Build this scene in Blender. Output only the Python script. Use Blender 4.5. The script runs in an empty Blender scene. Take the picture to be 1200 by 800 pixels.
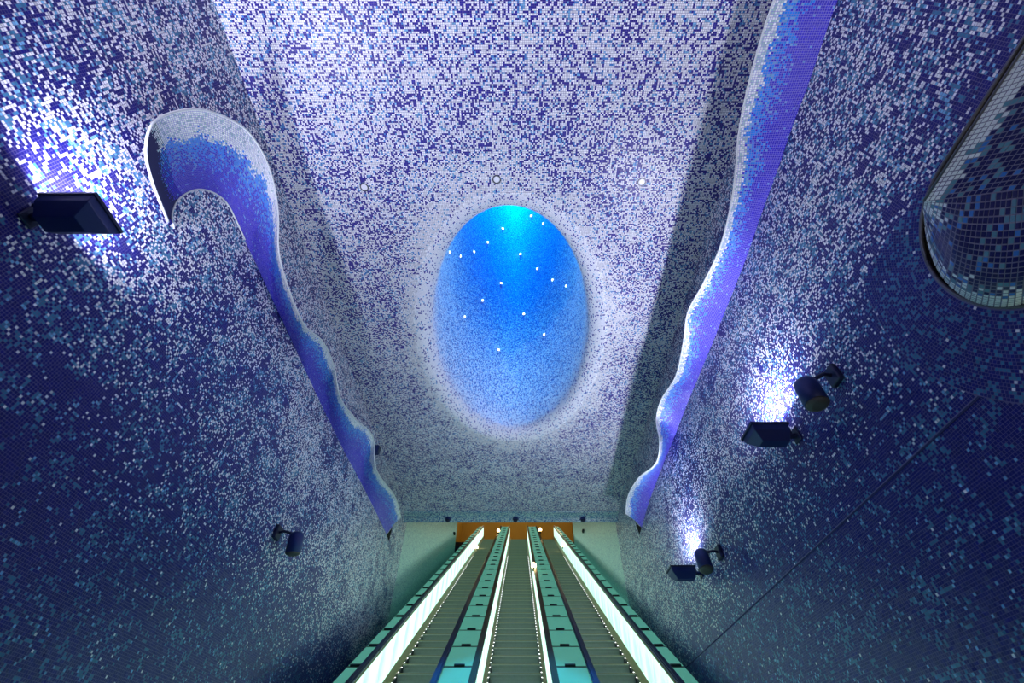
import bpy, bmesh, math, random
import numpy as np
from mathutils import Vector, Matrix
from mathutils.bvhtree import BVHTree

random.seed(7)
rng = np.random.default_rng(11)
sc = bpy.context.scene
COL = sc.collection

# ------------------------------------------------------------------ camera
F = 515.0                       # focal length in pixels of the 1200x800 frame
PITCH = math.radians(47.5)
EYE = 1.6
CX, CY = 609.0, 400.0
cp, sp = math.cos(PITCH), math.sin(PITCH)
cam_d = bpy.data.cameras.new('camera')
cam_d.sensor_width = 36.0
cam_d.lens = F / 1200 * 36.0
cam_d.shift_x = -9.0 / 1200
cam_d.clip_start = 0.05
cam = bpy.data.objects.new('camera', cam_d)
COL.objects.link(cam)
cam.location = (0, 0, EYE)
cam.rotation_euler = (math.pi / 2 + PITCH, 0, 0)
sc.camera = cam

# ------------------------------------------------------------------ world, exposure
sc.view_settings.view_transform = 'Standard'
sc.view_settings.look = 'None'
sc.view_settings.gamma = 1.0
sc.view_settings.use_curve_mapping = False
sc.view_settings.exposure = 0.65
w = bpy.data.worlds.new('world'); sc.world = w
w.use_nodes = True
w.node_tree.nodes['Background'].inputs[0].default_value = (0.03, 0.05, 0.12, 1)
w.node_tree.nodes['Background'].inputs[1].default_value = 0.3

# ------------------------------------------------------------------ light levels
FLOOD_W = 125.0                  # each wall floodlight
FLOOD_COL = (0.76, 0.76, 1.0)
CRATER_W = 6200.0               # assumed blue lamp high in the crater
CRATER_COL = (0.0, 0.50, 1.0)
PANEL_E = 0.92                   # escalator light panels
UPPER_W = 42.0                  # assumed warm lamps of the upper hall

# ------------------------------------------------------------------ geometry constants (metres)
WL, WR = -3.25, 2.76            # wall planes
H = EYE + 5.88                  # ceiling
Y_END = 11.8                    # where the hall ends and the escalator shaft goes on
Y_BACK = -7.0
TP = 0.0204                     # mosaic pitch
TH = math.radians(29.6)         # escalator slope
ct, st = math.cos(TH), math.sin(TH)
STEP_Y0, STEP_Z0 = 10.53, EYE + 1.80   # a point of the step plane
Y_TOP = 29.1                    # upper landing
Z_TOP = STEP_Z0 + (Y_TOP - STEP_Y0) * math.tan(TH)
Y_SHAFT = 22.5                  # shaft walls end, upper hall begins

def step_z(y):
    return STEP_Z0 + (y - STEP_Y0) * math.tan(TH)

def ray(px, py):
    a = (px - CX) / F; v = (CY - py) / F
    return np.array([a, cp - v * sp, sp + v * cp])

def on_x(px, py, X):
    d = ray(px, py); k = X / d[0]
    return np.array([d[0] * k, d[1] * k, d[2] * k + EYE])

def on_z(px, py, Z):
    d = ray(px, py); k = (Z - EYE) / d[2]
    return np.array([d[0] * k, d[1] * k, d[2] * k + EYE])

def at_depth(px, py, D):
    d = ray(px, py)
    return np.array([d[0] * D, d[1] * D, d[2] * D + EYE])

# ------------------------------------------------------------------ materials
def srgb(r, g, b):
    f = lambda c: c / 12.92 if c <= 0.04045 else ((c + 0.055) / 1.055) ** 2.4
    return (f(r / 255), f(g / 255), f(b / 255), 1.0)

def mat(name, col, rough=0.5, metal=0.0, emit=None, strength=0.0, spec=0.5):
    m = bpy.data.materials.new(name); m.use_nodes = True
    b = m.node_tree.nodes['Principled BSDF']
    b.inputs['Base Color'].default_value = col
    b.inputs['Roughness'].default_value = rough
    b.inputs['Metallic'].default_value = metal
    b.inputs['Specular IOR Level'].default_value = spec
    if emit:
        b.inputs['Emission Color'].default_value = emit
        b.inputs['Emission Strength'].default_value = strength
    return m

def noise_mat(name, c1, c2, scale, rough=0.5, metal=0.0, bump=0.0):
    m = mat(name, c1, rough, metal); nt = m.node_tree; b = nt.nodes['Principled BSDF']
    tc = nt.nodes.new('ShaderNodeTexCoord'); n = nt.nodes.new('ShaderNodeTexNoise')
    n.inputs['Scale'].default_value = scale; n.inputs['Detail'].default_value = 4
    mx = nt.nodes.new('ShaderNodeMix'); mx.data_type = 'RGBA'
    mx.inputs['A'].default_value = c1; mx.inputs['B'].default_value = c2
    nt.links.new(tc.outputs['Object'], n.inputs['Vector'])
    nt.links.new(n.outputs['Fac'], mx.inputs['Factor'])
    nt.links.new(mx.outputs['Result'], b.inputs['Base Color'])
    if bump:
        bp = nt.nodes.new('ShaderNodeBump'); bp.inputs['Strength'].default_value = bump
        nt.links.new(n.outputs['Fac'], bp.inputs['Height'])
        nt.links.new(bp.outputs['Normal'], b.inputs['Normal'])
    return m

def attr_mat(name, rough=0.3, spec=0.5):
    m = mat(name, (1, 1, 1, 1), rough, spec=spec); nt = m.node_tree
    a = nt.nodes.new('ShaderNodeAttribute'); a.attribute_name = 'tile_colour'
    nt.links.new(a.outputs['Color'], nt.nodes['Principled BSDF'].inputs['Base Color'])
    return m

def mosaic_mat(name, stops, grout, dark=None, tile=TP):
    """mosaic seen from too far away to tell tiles apart: UV in metres, a random number per cell,
    'whiteness' (point attribute) slides the colour thresholds"""
    m = mat(name, (1, 1, 1, 1), 0.35); nt = m.node_tree; b = nt.nodes['Principled BSDF']
    uv = nt.nodes.new('ShaderNodeUVMap'); uv.uv_map = 'UVMap'
    sc_ = nt.nodes.new('ShaderNodeVectorMath'); sc_.operation = 'SCALE'; sc_.inputs['Scale'].default_value = 1 / tile
    fl = nt.nodes.new('ShaderNodeVectorMath'); fl.operation = 'FLOOR'
    fr = nt.nodes.new('ShaderNodeVectorMath'); fr.operation = 'FRACTION'
    wn = nt.nodes.new('ShaderNodeTexWhiteNoise'); wn.noise_dimensions = '2D'
    at = nt.nodes.new('ShaderNodeAttribute'); at.attribute_name = 'whiteness'
    ad = nt.nodes.new('ShaderNodeMath'); ad.operation = 'ADD'
    ramp = nt.nodes.new('ShaderNodeValToRGB'); ramp.color_ramp.interpolation = 'CONSTANT'
    el = ramp.color_ramp.elements
    while len(el) > 1: el.remove(el[-1])
    el[0].position = 0; el[0].color = stops[0][1]
    for p, c in stops[1:]:
        e = el.new(p); e.color = c
    L = nt.links.new
    L(uv.outputs['UV'], sc_.inputs[0]); L(sc_.outputs[0], fl.inputs[0]); L(sc_.outputs[0], fr.inputs[0])
    L(fl.outputs[0], wn.inputs['Vector']); L(wn.outputs['Value'], ad.inputs[0]); L(at.outputs['Fac'], ad.inputs[1])
    hf = nt.nodes.new('ShaderNodeMath'); hf.operation = 'MULTIPLY'; hf.inputs[1].default_value = 0.5
    L(ad.outputs[0], hf.inputs[0]); L(hf.outputs[0], ramp.inputs[0])
    base_out = ramp.outputs[0]
    if dark is not None:
        sc2 = nt.nodes.new('ShaderNodeSeparateColor'); L(wn.outputs['Color'], sc2.inputs[0])
        th = nt.nodes.new('ShaderNodeMath'); th.operation = 'MULTIPLY_ADD'; th.inputs[1].default_value = dark[1]; th.inputs[2].default_value = dark[0]
        L(at.outputs['Fac'], th.inputs[0])
        lt = nt.nodes.new('ShaderNodeMath'); lt.operation = 'LESS_THAN'; L(sc2.outputs[1], lt.inputs[0]); L(th.outputs[0], lt.inputs[1])
        md = nt.nodes.new('ShaderNodeMix'); md.data_type = 'RGBA'; md.inputs['B'].default_value = NAVY
        L(lt.outputs[0], md.inputs['Factor']); L(base_out, md.inputs['A']); base_out = md.outputs['Result']
    sep = nt.nodes.new('ShaderNodeSeparateXYZ'); L(fr.outputs[0], sep.inputs[0])
    gx = nt.nodes.new('ShaderNodeMath'); gx.operation = 'LESS_THAN'; gx.inputs[1].default_value = 0.1
    gy = nt.nodes.new('ShaderNodeMath'); gy.operation = 'LESS_THAN'; gy.inputs[1].default_value = 0.1
    L(sep.outputs[0], gx.inputs[0]); L(sep.outputs[1], gy.inputs[0])
    mxm = nt.nodes.new('ShaderNodeMath'); mxm.operation = 'MAXIMUM'
    L(gx.outputs[0], mxm.inputs[0]); L(gy.outputs[0], mxm.inputs[1])
    mx = nt.nodes.new('ShaderNodeMix'); mx.data_type = 'RGBA'; mx.inputs['B'].default_value = grout
    L(mxm.outputs[0], mx.inputs['Factor']); L(base_out, mx.inputs['A'])
    L(mx.outputs['Result'], b.inputs['Base Color'])
    return m

WHITE = srgb(236, 236, 238); PALE = srgb(120, 178, 214); AZURE = srgb(60, 128, 196)
TEAL = srgb(62, 126, 162); NAVY = srgb(40, 32, 140); DEEP = srgb(20, 20, 112); FOAM = srgb(240, 244, 236)
SEA = srgb(60, 48, 194); SKY = srgb(34, 140, 226); GREENISH = srgb(176, 206, 200)
M = {
    'tile': attr_mat('glazed_mosaic_tile', 0.32, 0.28),
    'grout': noise_mat('mosaic_grout', srgb(120, 112, 150), srgb(104, 98, 136), 9, 0.9),
    'wave_grout': noise_mat('violet_mosaic_grout', srgb(168, 160, 220), srgb(150, 142, 206), 9, 0.9),
    'horn_grout': noise_mat('pale_mosaic_grout', srgb(150, 146, 156), srgb(134, 130, 142), 9, 0.9),
    'plaster': noise_mat('dark_plaster', srgb(46, 48, 92), srgb(38, 40, 84), 3, 0.9),
    'rim': noise_mat('pale_edge_trim', srgb(225, 228, 225), srgb(205, 210, 208), 30, 0.4),
    'greyrim': noise_mat('grey_metal_edge', srgb(96, 98, 104), srgb(78, 80, 88), 30, 0.4, 0.4),
    'void': noise_mat('dark_void', srgb(16, 12, 10), srgb(10, 8, 8), 3, 0.9),
    'navy': noise_mat('navy_powder_coat', srgb(26, 44, 104), srgb(20, 36, 92), 60, 0.45, 0.1),
    'navy_dark': noise_mat('dark_navy_enamel', srgb(18, 28, 66), srgb(14, 22, 56), 60, 0.5, 0.1),
    'lens': mat('floodlight_glass', srgb(225, 225, 255), 0.2, emit=(0.7, 0.68, 1, 1), strength=6),
    'grille': noise_mat('speaker_grille', srgb(96, 94, 88), srgb(70, 70, 66), 180, 0.6, 0.3, 0.4),
    'steel': noise_mat('brushed_step_metal', srgb(176, 184, 174), srgb(156, 164, 154), 25, 0.42, 0.35),
    'riser': noise_mat('step_riser_metal', srgb(132, 140, 132), srgb(116, 124, 116), 25, 0.5, 0.35),
    'skirt': noise_mat('olive_bronze_skirt', srgb(146, 138, 98), srgb(126, 118, 82), 12, 0.35, 0.5),
    'rubber': noise_mat('black_rubber', srgb(20, 24, 34), srgb(14, 17, 26), 20, 0.45),
    'belt': noise_mat('navy_handrail_rubber', srgb(22, 36, 78), srgb(16, 28, 64), 20, 0.4),
    'darkbelt': noise_mat('dark_handrail_rubber', srgb(40, 36, 26), srgb(30, 27, 20), 20, 0.4),
    'clip': noise_mat('dark_clip_metal', srgb(44, 58, 62), srgb(34, 46, 50), 20, 0.5, 0.4),
    'led': mat('skirt_led', srgb(255, 255, 255), 0.4, emit=(0.95, 0.97, 1, 1), strength=3.0),
    'star': mat('star_led', srgb(255, 255, 255), 0.4, emit=(0.9, 1.0, 1.0, 1), strength=5.0),
    'warm': mat('warm_lamp_glass', srgb(255, 220, 160), 0.4, emit=(1, 0.75, 0.35, 1), strength=9.0),
    'ochre': noise_mat('ochre_plaster', srgb(176, 136, 48), srgb(160, 120, 38), 1.5, 0.7),
    'spot': mat('spot_diffuser', srgb(236, 236, 240), 0.3),
    'stone': noise_mat('dark_stone_floor', srgb(70, 72, 80), srgb(54, 56, 64), 4, 0.5),
}
# escalator light panel: lamp tubes behind opal glass, slightly cloudy
def panel_mat():
    m = mat('opal_light_panel', srgb(226, 255, 244), 0.25); nt = m.node_tree; b = nt.nodes['Principled BSDF']
    tc = nt.nodes.new('ShaderNodeTexCoord'); mp = nt.nodes.new('ShaderNodeMapping')
    mp.inputs['Scale'].default_value = (1, 1.1, 0.5)
    n = nt.nodes.new('ShaderNodeTexNoise'); n.inputs['Scale'].default_value = 2.0
    mr = nt.nodes.new('ShaderNodeMapRange'); mr.inputs['From Min'].default_value = 0.35; mr.inputs['From Max'].default_value = 0.62
    mr.inputs['To Min'].default_value = 0.5 * PANEL_E; mr.inputs['To Max'].default_value = PANEL_E * 1.15
    L = nt.links.new
    L(tc.outputs['Object'], mp.inputs[0]); L(mp.outputs[0], n.inputs['Vector']); L(n.outputs['Fac'], mr.inputs['Value'])
    b.inputs['Emission Color'].default_value = (0.62, 1.0, 0.82, 1)
    L(mr.outputs[0], b.inputs['Emission Strength'])
    return m
M['panel'] = panel_mat()
# glass deck lit from inside by the same tubes
M['glass'] = noise_mat('frosted_green_glass', srgb(48, 128, 104), srgb(38, 112, 90), 2.5, 0.6)
M['glass'].node_tree.nodes['Principled BSDF'].inputs['Emission Color'].default_value = (0.15, 0.56, 0.43, 1)
M['glass'].node_tree.nodes['Principled BSDF'].inputs['Emission Strength'].default_value = 0.30
M['glass'].node_tree.nodes['Principled BSDF'].inputs['Specular IOR Level'].default_value = 0.2
M['dim_side_glow'] = M['glass'].copy(); M['dim_side_glow'].name = 'dim_green_side_glow'  # weaker copy for the added glow strips along the hall walls
M['dim_side_glow'].node_tree.nodes['Principled BSDF'].inputs['Emission Strength'].default_value = 0.10
M['crater'] = mosaic_mat('crater_mosaic', [(0, AZURE), (0.40, PALE), (0.48, WHITE)], srgb(150, 160, 190), dark=(0.42, -0.32))
M['crater'].node_tree.nodes['Principled BSDF'].inputs['Roughness'].default_value = 0.8
M['crater'].node_tree.nodes['Principled BSDF'].inputs['Specular IOR Level'].default_value = 0.15
M['far_mosaic'] = mosaic_mat('shaft_mosaic', [(0, DEEP), (0.36, TEAL), (0.55, GREENISH)], srgb(120, 130, 140))

# ------------------------------------------------------------------ object helpers
def link(name, me, m=None, parent=None):
    o = bpy.data.objects.new(name, me)
    if m is not None and me is not None and not me.materials: me.materials.append(m)
    COL.objects.link(o)
    if parent is not None: o.parent = parent
    return o

def struct(o):
    o['kind'] = 'structure'; return o

def tag(o, label, cat, group=None):
    o['label'] = label; o['category'] = cat
    if group: o['group'] = group
    return o

def thing(name, label, cat, loc=(0, 0, 0), group=None):
    o = bpy.data.objects.new(name, None); COL.objects.link(o)
    o.location = loc; o.empty_display_size = 0.1
    return tag(o, label, cat, group)

def mesh_np(name, verts, faces, smooth=False):
    """verts (N,3), faces (K,4) or (K,3) numpy"""
    verts = np.ascontiguousarray(verts, dtype=np.float32); faces = np.ascontiguousarray(faces, dtype=np.int32)
    me = bpy.data.meshes.new(name); k, c = faces.shape
    me.vertices.add(len(verts)); me.vertices.foreach_set('co', verts.ravel())
    me.loops.add(k * c); me.loops.foreach_set('vertex_index', faces.ravel())
    me.polygons.add(k); me.polygons.foreach_set('loop_start', np.arange(0, k * c, c, dtype=np.int32))
    me.polygons.foreach_set('use_smooth', np.full(k, bool(smooth)))
    me.update(calc_edges=True); me.validate()
    return me

def grid_mesh(name, P, smooth=True, keep=None, flip=False):
    """P (a,b,3) -> quads; keep (a-1,b-1) mask"""
    a, b = P.shape[:2]; idx = np.arange(a * b).reshape(a, b)
    f = np.stack([idx[:-1, :-1], idx[1:, :-1], idx[1:, 1:], idx[:-1, 1:]], -1)
    f = f[keep] if keep is not None else f.reshape(-1, 4)
    if flip: f = f[:, ::-1]
    return mesh_np(name, P.reshape(-1, 3), f, smooth)

def tile_mesh(name, P, U, V, N, cols, fill=0.86, lift=0.0011, tilt=0.0004, fillv=None):
    """flat glazed tiles standing proud of the grout; U,V full-pitch edge vectors"""
    n = len(P); fv = fill if fillv is None else fillv
    U = np.broadcast_to(U, (n, 3)); V = np.broadcast_to(V, (n, 3)); N = np.broadcast_to(N, (n, 3))
    hu = U * (fill / 2); hv = V * (fv / 2)
    ta = rng.normal(0, tilt, (n, 1)); tb = rng.normal(0, tilt, (n, 1)); base = P + N * (lift + np.abs(rng.normal(0, 0.0003, (n, 1))))
    vs = np.stack([base - hu - hv + N * (-ta - tb), base + hu - hv + N * (ta - tb),
                   base + hu + hv + N * (ta + tb), base - hu + hv + N * (-ta + tb)], 1).reshape(-1, 3)
    fs = np.arange(n * 4).reshape(n, 4)
    nn = np.cross(U[0], V[0])
    if np.dot(nn, N[0]) < 0: fs = fs[:, ::-1]
    me = mesh_np(name, vs, fs)
    at = me.attributes.new('tile_colour', 'FLOAT_COLOR', 'FACE')
    at.data.foreach_set('color', np.ascontiguousarray(cols, dtype=np.float32).ravel())
    return me

def smooth2(a, k):
    """box blur of a 2-D array, wrap-around, cheap"""
    for ax in (0, 1):
        c = np.cumsum(np.concatenate([a, np.take(a, range(k), axis=ax)], axis=ax), axis=ax)
        hi = np.take(c, range(k, c.shape[ax]), axis=ax); lo = np.take(c, range(0, c.shape[ax] - k), axis=ax)
        a = (hi - lo) / k
    return a

def blotch(shape, k):
    a = smooth2(smooth2(rng.random(shape), k), k); a -= a.mean(); s = a.std()
    return a / (s if s > 0 else 1)

def ss(x, a, b):
    t = np.clip((x - a) / (b - a), 0, 1); return t * t * (3 - 2 * t)

def pick(pw, pl, pm, dark, light=PALE, mid=TEAL, white=WHITE, vary=0.10):
    """random colour per tile from the chance of white / pale / mid, rest dark"""
    r = rng.random(pw.shape)
    c = np.empty(pw.shape + (4,)); c[:] = dark
    c[r < pw + pl + pm] = mid; c[r < pw + pl] = light; c[r < pw] = white
    c[..., :3] *= 1 + rng.normal(0, vary, pw.shape + (1,)).clip(-0.3, 0.3)
    return c.clip(0, 1)

def box_bm(bm, x0, x1, y0, y1, z0, z1):
    v = [bm.verts.new(p) for p in ((x0, y0, z0), (x1, y0, z0), (x1, y1, z0), (x0, y1, z0), (x0, y0, z1), (x1, y0, z1), (x1, y1, z1), (x0, y1, z1))]
    for f in ((3, 2, 1, 0), (4, 5, 6, 7), (0, 1, 5, 4), (1, 2, 6, 5), (2, 3, 7, 6), (3, 0, 4, 7)): bm.faces.new([v[i] for i in f])

def bm_mesh(name, bm, bevel=0.0, smooth=False):
    if bevel:
        bmesh.ops.bevel(bm, geom=list(bm.edges), offset=bevel, segments=1, affect='EDGES')
    bmesh.ops.recalc_face_normals(bm, faces=list(bm.faces))
    me = bpy.data.meshes.new(name); bm.to_mesh(me); bm.free()
    if smooth:
        for p in me.polygons: p.use_smooth = True
    return me

def box_mesh(name, x0, x1, y0, y1, z0, z1, bevel=0.0):
    bm = bmesh.new(); box_bm(bm, x0, x1, y0, y1, z0, z1); return bm_mesh(name, bm, bevel)

def frame_of(d):
    d = Vector(d).normalized(); up = Vector((0, 0, 1)) if abs(d.z) < 0.9 else Vector((1, 0, 0))
    a = d.cross(up).normalized(); b = a.cross(d); return d, a, b

def lathe_mesh(name, p0, p1, prof, seg=24, smooth=False):
    """prof: list of (distance along p0->p1 as fraction, radius)"""
    p0, p1 = Vector(p0), Vector(p1); d, a, b = frame_of(p1 - p0); Ln = (p1 - p0).length
    bm = bmesh.new(); rings = []
    for t, r in prof:
        c = p0 + d * (t * Ln)
        rings.append([bm.verts.new(c + a * (math.cos(2 * math.pi * k / seg) * r) + b * (math.sin(2 * math.pi * k / seg) * r)) for k in range(seg)])
    for q in range(len(rings) - 1):
        for k in range(seg):
            f = bm.faces.new((rings[q][k], rings[q][(k + 1) % seg], rings[q + 1][(k + 1) % seg], rings[q + 1][k])); f.smooth = smooth
    bm.faces.new(rings[0][::-1]); bm.faces.new(rings[-1])
    return bm_mesh(name, bm)

def tube_mesh(name, pts, r, seg=6):
    pts = [Vector(p) for p in pts]; n = len(pts); bm = bmesh.new(); rings = []
    for i, p in enumerate(pts):
        d, a, b = frame_of(pts[min(i + 1, n - 1)] - pts[max(i - 1, 0)])
        rings.append([bm.verts.new(p + a * (math.cos(2 * math.pi * k / seg) * r) + b * (math.sin(2 * math.pi * k / seg) * r)) for k in range(seg)])
    for q in range(n - 1):
        for k in range(seg):
            bm.faces.new((rings[q][k], rings[q][(k + 1) % seg], rings[q + 1][(k + 1) % seg], rings[q + 1][k]))
    bm.faces.new(rings[0][::-1]); bm.faces.new(rings[-1])
    return bm_mesh(name, bm, smooth=True)

def catmull(pts, n):
    """smooth curve through points, n samples per span"""
    p = np.array(pts, float); p = np.vstack([2 * p[0] - p[1], p, 2 * p[-1] - p[-2]]); out = []
    for i in range(1, len(p) - 2):
        for t in np.arange(n) / n:
            a, b, c, d = p[i - 1], p[i], p[i + 1], p[i + 2]
            out.append(0.5 * (2 * b + (c - a) * t + (2 * a - 5 * b + 4 * c - d) * t * t + (3 * b - a - 3 * c + d) * t ** 3))
    out.append(p[-2]); return np.array(out)

# ================================================================== STRUCTURE
# floor and back of the hall (behind the camera)
struct(link('floor', box_mesh('floor', WL - 0.3, WR + 0.3, Y_BACK, 6.0, -0.2, 0.0), M['stone']))
struct(link('wall_back', box_mesh('wall_back', WL - 0.3, WR + 0.3, Y_BACK - 0.3, Y_BACK, 0, H), M['plaster']))

# ---------------- niche of the horn on the right wall
NY, NZ, NR = 1.09, EYE + 2.31, 0.565
def niche_d(y, z):
    return np.hypot(np.maximum(y - NY, 0), z - NZ)
APR = 1.10
def in_apron(y, z):
    d = niche_d(y, z); return (d < APR) & (z < NZ + 0.62) & ((y > NY + 0.1) | (z < NZ))

# ---------------- side walls: grout backing + tiles
def shaft_low(y):
    return np.maximum(0.0, step_z(y) - 1.0)

def side_wall(name, X, inward):
    y0, y1 = Y_BACK, Y_END + 0.6
    gy = np.arange(y0, y1 + 1e-6, 0.05); gz = np.linspace(0, H, 151)
    Y, Z = np.meshgrid(gy, gz, indexing='ij')
    P = np.stack([np.full_like(Y, X), Y, Z], -1)
    yc = (Y[:-1, :-1] + Y[1:, 1:]) / 2; zc = (Z[:-1, :-1] + Z[1:, 1:]) / 2
    keep = np.ones_like(yc, bool)
    if inward < 0: keep = niche_d(yc, zc) > NR + 0.01
    o = struct(link(name, grid_mesh(name, P, False, keep, flip=(inward < 0)), M['grout']))
    # tiles over what can be seen
    ty = np.arange(-0.7, y1, TP); tz = np.arange(EYE - 0.6, H, TP)
    Y, Z = np.meshgrid(ty, tz, indexing='ij')
    b1 = blotch(Y.shape, 9); b2 = blotch(Y.shape, 40); b3 = blotch(Y.shape, 3)
    zz = (Z - EYE)
    # white tiles crowd towards the ceiling and the far end
    up = ss(zz - 0.10 * (Y - 2), 1.0, 4.6)
    far = ss(Y, 4.5, 11.5)
    pw = 0.012 + 0.40 * up ** 1.6 + 0.20 * far * ss(zz, 0.5, 3.0) + 0.10 * ss(zz, 1.6, 2.6) * ss(Y, 2.4, 5)
    pw = pw * np.clip(1 + 0.28 * b1 + 0.22 * b2, 0.15, 2.2)
    if inward < 0:
        pw = np.where(zz < 1.72, pw * 0.28, pw)
    else:
        pw = np.where(zz < 1.55, pw * 0.5, pw)
    pl = (0.03 + 0.05 * up) * np.clip(1 + 0.5 * b3, 0, 3)
    pm = 0.13 * np.clip(1 + 0.9 * b3 + 0.3 * b1, 0, 4)
    c = pick(pw.clip(0, 0.36 if inward < 0 else 0.46), pl, pm, DEEP, PALE, TEAL)
    vis = (Z > shaft_low(Y)) & (Z < H - 0.005)
    if inward < 0: vis &= (niche_d(Y, Z) > NR + 0.015) & ~in_apron(Y, Z) & ~(np.abs(zz - 1.72) < 0.0102)
    Pn = np.stack([np.full_like(Y, X), Y, Z], -1)[vis]
    t = link('mosaic_tiles', tile_mesh(name + '_tiles', Pn, (0, TP, 0), (0, 0, TP), (inward, 0, 0), c[vis]), M['tile'], o)
    t['kind'] = 'stuff'
    return o
wall_l = side_wall('wall_left', WL, 1.0)
wall_r = side_wall('wall_right', WR, -1.0)

# ring of tiles laid round the niche
rows = np.arange(NR + 0.03, APR, TP); Ps, Us, Vs, Cs = [], [], [], []
for r in rows:
    n = int(2 * math.pi * r / TP)
    a = np.arange(n) / n * 2 * math.pi
    y = NY + np.cos(a) * r; z = NZ + np.sin(a) * r
    k = (y > NY) & in_apron(y, z)
    Ps.append(np.stack([np.full(k.sum(), WR - 0.012), y[k], z[k]], -1))
    Us.append(np.stack([np.zeros(k.sum()), -np.sin(a[k]), np.cos(a[k])], -1) * TP)
    Vs.append(np.stack([np.zeros(k.sum()), np.cos(a[k]), np.sin(a[k])], -1) * TP)
    ys = np.arange(-0.6, NY, TP)
    Ps.append(np.stack([np.full(len(ys), WR - 0.012), ys, np.full(len(ys), NZ - r)], -1))
    Us.append(np.tile((0, TP, 0), (len(ys), 1))); Vs.append(np.tile((0, 0, -TP), (len(ys), 1)))
P = np.vstack(Ps); U = np.vstack(Us); V = np.vstack(Vs)
c = pick(np.full(len(P), 0.004), np.full(len(P), 0.03), np.full(len(P), 0.24), DEEP, TEAL, TEAL)
ap = link('niche_ring_tiles', tile_mesh('niche_ring_tiles', P, U, V, (-1, 0, 0), c), M['tile'], wall_r); ap['kind'] = 'stuff'
# backing of that ring, 1 cm proud of the wall
a = np.concatenate([np.linspace(-math.pi / 2, math.asin(0.55), 48)])
ring = np.stack([np.stack([np.full_like(a, WR - 0.012), NY + np.cos(a) * r, NZ + np.sin(a) * r], -1) for r in (NR, APR)], 0)
left = np.stack([np.array([[WR - 0.012, -0.7, NZ - r]]) for r in (NR, APR)], 0)
link('niche_ring', grid_mesh('niche_ring', np.concatenate([left, ring], 1), False), M['grout'], wall_r)
link('wall_groove', box_mesh('wall_groove', WR - 0.006, WR, -0.7, Y_END, EYE + 1.714, EYE + 1.726), M['plaster'], wall_r)
# niche: recess and its metal edge
a = np.linspace(-math.pi / 2, math.pi / 2, 40)
outl = [(-0.7, NZ - NR)] + [(NY + math.cos(q) * NR, NZ + math.sin(q) * NR) for q in a] + [(-0.7, NZ + NR)]
rec = np.array([[(x, y, z) for (y, z) in outl] for x in (WR - 0.012, WR + 0.5)])
bm = bmesh.new()
r0 = [bm.verts.new(p) for p in rec[0]]; r1 = [bm.verts.new(p) for p in rec[1]]
for i in range(len(r0) - 1): bm.faces.new((r0[i], r0[i + 1], r1[i + 1], r1[i]))
bm.faces.new(r1); bm.faces.new((r0[-1], r0[0], r1[0], r1[-1]))
link('niche_recess', bm_mesh('niche_recess', bm), M['void'], wall_r)
link('niche_edge', tube_mesh('niche_edge', rec[0] + np.array([-0.004, 0, 0]), 0.012), M['greyrim'], wall_r)

# ---------------- ceiling with the crater opening
EX, EY = -0.16, 5.55            # centre of the opening
EA, EB = 1.41, 2.67             # half axes at the throat
FLARE = 0.28
def ell(x, y, a=EA + FLARE, b=EB + FLARE):
    return np.hypot((x - EX) / a, (y - EY) / b)
gx = np.linspace(WL, WR, 121); gy = np.arange(Y_BACK, Y_END + 1e-6, 0.05)
X, Y = np.meshgrid(gx, gy, indexing='ij')
xc = (X[:-1, :-1] + X[1:, 1:]) / 2; yc = (Y[:-1, :-1] + Y[1:, 1:]) / 2
ev = ell(X, Y); cell_ok = np.minimum(np.minimum(ev[:-1, :-1], ev[1:, 1:]), np.minimum(ev[:-1, 1:], ev[1:, :-1])) > 1.0
ceil = struct(link('ceiling', grid_mesh('ceiling', np.stack([X, Y, np.full_like(X, H)], -1), False, cell_ok, flip=True), M['grout']))
X, Y = np.meshgrid(np.arange(WL + TP / 2, WR, TP), np.arange(-0.5, Y_END, TP), indexing='ij')
b1 = blotch(X.shape, 6); b2 = blotch(X.shape, 30); b3 = blotch(X.shape, 3)
e = ell(X, Y)
pw = (0.575 * np.clip(1 + 0.10 * b1 + 0.06 * b2, 0.4, 1.6) + 0.30 * (1 - ss(e, 1.0, 1.22))).clip(0, 0.95)
pl = 0.055 * np.clip(1 + 0.9 * b3, 0, 3); pm = 0.05 * np.clip(1 + 0.9 * b1, 0, 3)
c = pick(pw, pl, pm, NAVY, PALE, AZURE)
vis = e > 1.0
Pn = np.stack([X, Y, np.full_like(X, H)], -1)[vis]
t = link('mosaic_tiles', tile_mesh('ceiling_tiles', Pn, (TP, 0, 0), (0, TP, 0), (0, 0, -1), c[vis]), M['tile'], ceil); t['kind'] = 'stuff'

# ---------------- crater: flared mouth and tall funnel
HC = 16.0
na, prof = 128, []
for q in np.linspace(0, 1, 9):                       # bell mouth: quarter round
    prof.append((math.sin(q * math.pi / 2), (1 - math.cos(q * math.pi / 2)) * 0 + q))
pts = []; metres = 0.0; white = []
rad = [(FLARE + 0.12, 0.003, 1.0)]          # lip hidden above the ceiling
for q in np.linspace(0, math.pi / 2, 9):
    rad.append((FLARE * (1 - math.sin(q)), FLARE * (1 - math.cos(q)), 1.0))
for hgt in np.linspace(FLARE + 0.25, HC, 44):
    rad.append((0.0, hgt, 1 - 0.48 * (hgt / HC) ** 1.1))
A = np.linspace(0, 2 * math.pi, na + 1)
G = np.array([[(EX + math.cos(a) * (EA * s + off), EY + math.sin(a) * (EB * s + off), H + hh) for a in A] for off, hh, s in rad])
cr_me = grid_mesh('crater', G, True, flip=False)
uvl = cr_me.uv_layers.new(name='UVMap')
per = 2 * math.pi * math.sqrt((EA ** 2 + EB ** 2) / 2)
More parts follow.
